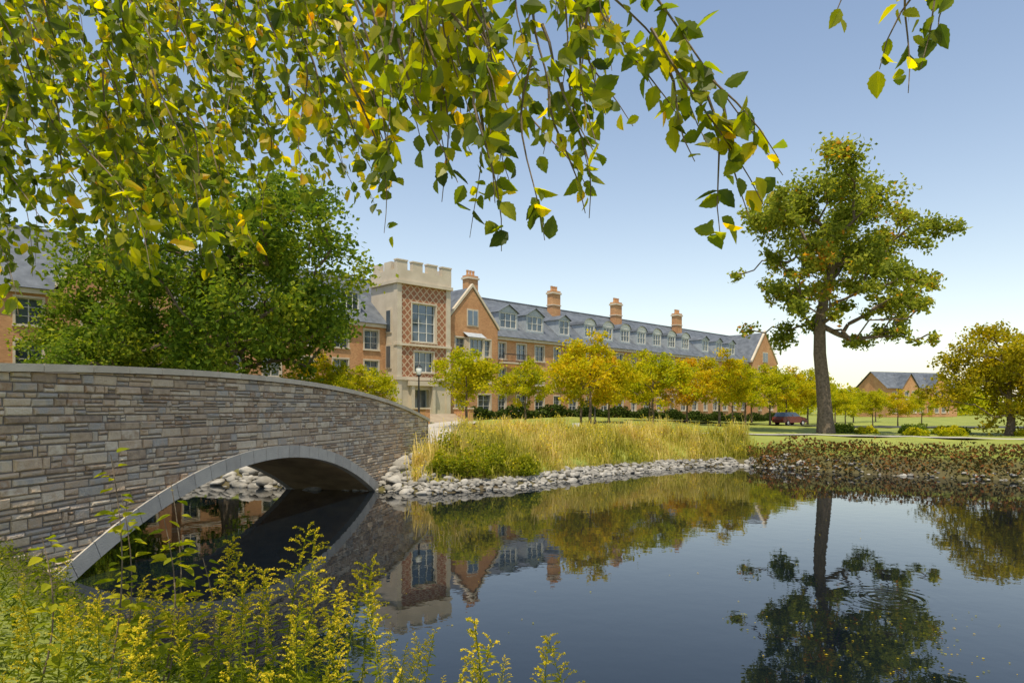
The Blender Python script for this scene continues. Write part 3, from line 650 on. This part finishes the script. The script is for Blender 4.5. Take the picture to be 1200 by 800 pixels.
for x,y,s in ((-.15,2.9,.75),(.08,3.0,.68),(.5,3.1,.62),(.2,2.9,.62),(.72,3.3,.6),(.4,3.2,.7),(-1.35,4.2,1.05),(-1.5,4.5,1.1),(-1.0,4.3,.95),(-.75,4.0,.85),(-1.8,4.6,1.0),(-1.2,3.6,.85),(-.6,3.2,.7),(-.4,3.1,.6),(-1.9,5.0,1.05),(-2.2,5.1,1.0),(-1.65,4.3,.95),(-.95,3.8,.9),(.02,2.8,.6),(-.3,2.9,.7)): put(x,y,s,.12)
mb=MB(); n=40000; Px=U(-11,3,n); Py=U(.5,15,n); d=sdist(Px,Py); k=(d>.1)&(np.abs(Px)<Py*.85+.4); Px,Py,d=Px[k],Py[k],d[k]
z=H(Px,Py)+U(0,.45,len(Px))**1.3*np.interp(Px/Py,[-.8,-.1,.5],[1,.7,.4]); P=np.column_stack([Px,Py,z]); n=len(P); A=rng.normal(size=(n,3)); A[:,2]=np.abs(A[:,2])*.9
leaf_shape(mb,P,A,rng.normal(size=(n,3))*.5+np.array([0,0,1]),U(.04,.12,n),.4,0,U(0,.7,n)**1.3,.3,simple=True)
mb.build('bank_undergrowth',[leaf_weed])
def sapling(x,y,h,n=34):
    mb=MB(); z=hz(x,y); ts=np.linspace(0,1,8); P=np.stack([x+.12*np.sin(ts*3),y+.06*ts,z+ts*h],1); mb.tube(P,np.linspace(.009,.003,8),5,1)
    t=U(.25,1,n); B=np.stack([np.interp(t,ts,P[:,k]) for k in range(3)],1); a=np.arange(n)*2.4; A=np.stack([np.cos(a),np.sin(a),U(-.2,.6,n)],1); B2=B+A*.04
    leaf_shape(mb,B2,A,np.tile([0,0,1.0],(n,1))+rng.normal(size=(n,3))*.25,U(.08,.16,n)*(1.2-.5*t),1.0,0,U(.4,1,n),.3); mb.build('wild_sapling',[leaf_weed,bark])
sapling(-3.05,5.1,1.85); sapling(-2.85,5.6,1.75); sapling(-3.5,5.0,1.2); sapling(-2.4,5.2,1.1); sapling(-2.75,5.3,1.4,40); sapling(-3.2,5.5,1.6,40)
mb=MB(); n=240; Px=np.concatenate([U(4,9,n//2),U(-3,18,n//2)]); Py=np.concatenate([U(10,13.5,n//2),U(12,40,n//2)]); k=sdist(Px,Py)<-.3; P=np.column_stack([Px[k],Py[k],np.full(k.sum(),.012)]); leaf_quads(mb,P,.05,0,U(0,1,len(P)),60)
mb.build('floating_leaves',[leaf_yellow])

# ------------------------------------------------------------------ overhanging birch
mb=MB()
mb.tube([(-4.2,.6,2.2),(-4.15,.65,4),(-4.2,.7,6),(-4.0,.8,8),(-3.9,.9,10.5)],[.2,.17,.15,.12,.06],10,0)
boughs=[[(-4.1,.7,6.2),(-3.2,1.6,6.9),(-1.6,2.3,6.5),(0,2.6,6.0),(1.1,2.6,5.75),(2.0,2.6,5.6)],
        [(-4.1,.7,5.8),(-3.6,2.0,6.9),(-2.6,3.4,7.2),(-1.2,4,7.0),(-.2,4.1,6.7)],
        [(-4.1,.7,7.0),(-4.0,2.8,8.2),(-3.6,4.8,8.2),(-2.6,5.6,7.9)],
        [(-4.1,.7,6.6),(-3.0,2.0,7.6),(-1.6,3.0,7.2),(-.6,3.1,6.6),(.3,3.1,6.3)]]
for bgh in boughs:
    t=np.linspace(0,len(bgh)-1,24); q=np.array(bgh); P=np.stack([np.interp(t,np.arange(len(bgh)),q[:,k]) for k in range(3)],1)
    for _ in range(5): P[1:-1]=(P[:-2]+P[2:])/2
    mb.tube(P,np.linspace(.06,.012,24),6,0)
LP=[];LA=[];LN=[];LL=[];LV=[]
def twig(p0,p1,sag,lsz,dens=1.0,side=0):
    p0=np.array(p0,float);p1=np.array(p1,float); L=np.linalg.norm(p1-p0); n=max(6,int(L/.07)); t=np.linspace(0,1,n)
    P=p0+(p1-p0)*t[:,None]; ph=U(0,6,2)
    P[:,2]+=sag*np.sin(np.pi*t)*L; P[:,0]+=.05*L*np.sin(t*5+ph[0]); P[:,1]+=.05*L*np.sin(t*4+ph[1])
    mb.tube(P,np.linspace(.0055,.0014,n),4,0,.3)
    m=int(L/.028*dens); tt_=U(.04,1,m); cv=U(-.2,.15)
    B=np.stack([np.interp(tt_,t,P[:,k]) for k in range(3)],1); A=unit(rng.normal(size=(m,3))*.75+np.array([.1,0,-.75]))
    Q=B+unit(rng.normal(size=(m,3)))*U(.01,.05,(m,1))
    LP.append(Q);LA.append(A);LN.append(rng.normal(size=(m,3))+np.array([0,-.5,.3]));LL.append(U(.6,1.15,m)*lsz);LV.append(np.clip(.43+cv+rng.normal(size=m)*.24+(rng.random(m)<.05)*.4,0,1))
    return P
def at(r,e,y): return (r*y, y, 4+e*y)     # r = x/y bearing, e = elevation slope
env_r=[-.78,-.7,-.62,-.53,-.44,-.37,-.32,-.27,-.22,-.18,-.14,-.1,-.06,-.02,.01,.04,.08,.12,.15,.18]
env_e=[.12,.15,.18,.17,.19,.22,.3,.34,.28,.24,.38,.24,.22,.22,.17,.24,.28,.26,.36,.44]
for k in range(215):
    y=U(3.0,5.8); r=U(-.8,-.17); e1=np.interp(r,env_r,env_e); e1=e1+(.62-e1)*U(0,1)**1.0*.85
    Lr=U(.3,.75)/y; twig(at(r-U(.0,.12),min(e1+Lr+.08,.95),y+U(-.3,.3)),at(r,e1,y),U(0,.12),.08,1.1)
for k in range(74):
    y=U(2.1,3.1); r=U(-.2,.17); e1=np.interp(r,env_r,env_e); e1=e1+(.62-e1)*U(0,1)**1.2*.85
    twig(at(r-U(.0,.1),e1+U(.15,.3),y),at(r,e1,y),U(0,.12),.078,.88)
for a,b_,y,dn in (((.14,.66),(.39,.34),2.3,1.0),((.2,.55),(.36,.3),2.25,1.1),((.15,.6),(.3,.38),2.4,.9),((.1,.62),(.24,.42),2.4,1.0),((.27,.48),(.32,.25),2.3,1.2),((.22,.5),(.27,.36),2.3,1.1),((.12,.6),(.2,.47),2.5,.8),((.24,.52),(.385,.37),2.2,1.0),((.3,.45),(.345,.28),2.3,1.0),
                ((.6,.68),(.57,.46),2.3,.9),((.62,.66),(.545,.5),2.35,.9),((.5,.68),(.47,.57),2.4,.7),((.66,.68),(.63,.54),2.3,.8),((.63,.7),(.6,.5),2.3,.9)):
    twig(at(*a,y),at(*b_,y),.08,.08,dn)
leaf_shape(mb,np.concatenate(LP),np.concatenate(LA),np.concatenate(LN),np.concatenate(LL),1.0,1,np.concatenate(LV),.15)
mb.build('birch_tree',[bark,leaf_birch])

# ------------------------------------------------------------------ light, sky, camera
ts_=Vector((-.03,-.25,.68)).normalized()
el=math.asin(ts_.z); az=math.atan2(ts_.x,ts_.y)
w=bpy.data.worlds.new('World'); scene.world=w; w.use_nodes=True; nt=w.node_tree; N=nt.nodes; K=nt.links
sky=N.new('ShaderNodeTexSky'); sky.sky_type='NISHITA'; sky.sun_disc=False; sky.sun_elevation=el; sky.sun_rotation=az
sky.air_density=1.3; sky.dust_density=1.0; sky.ozone_density=1.6
# atmospheric haze: real sky brightens towards the horizon
tc=N.new('ShaderNodeTexCoord'); sp=N.new('ShaderNodeSeparateXYZ'); K.new(tc.outputs['Generated'],sp.inputs[0])
def mth(op,a,b_=None):
    n=N.new('ShaderNodeMath'); n.operation=op
    for i,v in enumerate((a,b_)):
        if v is None: continue
        if hasattr(v,'links'): K.new(v,n.inputs[i])
        else: n.inputs[i].default_value=v
    return n.outputs[0]
f=mth('POWER',2.718,mth('MULTIPLY',mth('ABSOLUTE',sp.outputs[2]),-4.5))
sc=N.new('ShaderNodeVectorMath'); sc.operation='SCALE'; sc.inputs[0].default_value=(3.5,3.1,2.6); K.new(f,sc.inputs['Scale'])
ad=N.new('ShaderNodeVectorMath'); ad.operation='ADD'; K.new(sky.outputs[0],ad.inputs[0]); K.new(sc.outputs[0],ad.inputs[1])
K.new(ad.outputs[0],N['Background'].inputs[0]); N['Background'].inputs[1].default_value=.15
sl=bpy.data.lights.new('sun','SUN'); sl.energy=5; sl.angle=math.radians(.5); sl.color=(1,.9,.7)
so=bpy.data.objects.new('sun',sl); scene.collection.objects.link(so); so.rotation_euler=ts_.to_track_quat('Z','Y').to_euler()
cd=bpy.data.cameras.new('camera'); cam=bpy.data.objects.new('camera',cd); scene.collection.objects.link(cam); scene.camera=cam
cam.location=(0,0,4); cam.rotation_euler=(math.radians(90),0,0); cd.sensor_width=36; cd.lens=24; cd.shift_y=.065; cd.clip_end=9000; cd.clip_start=.05
scene.view_settings.view_transform='Standard'; scene.view_settings.look='None'; scene.view_settings.exposure=0
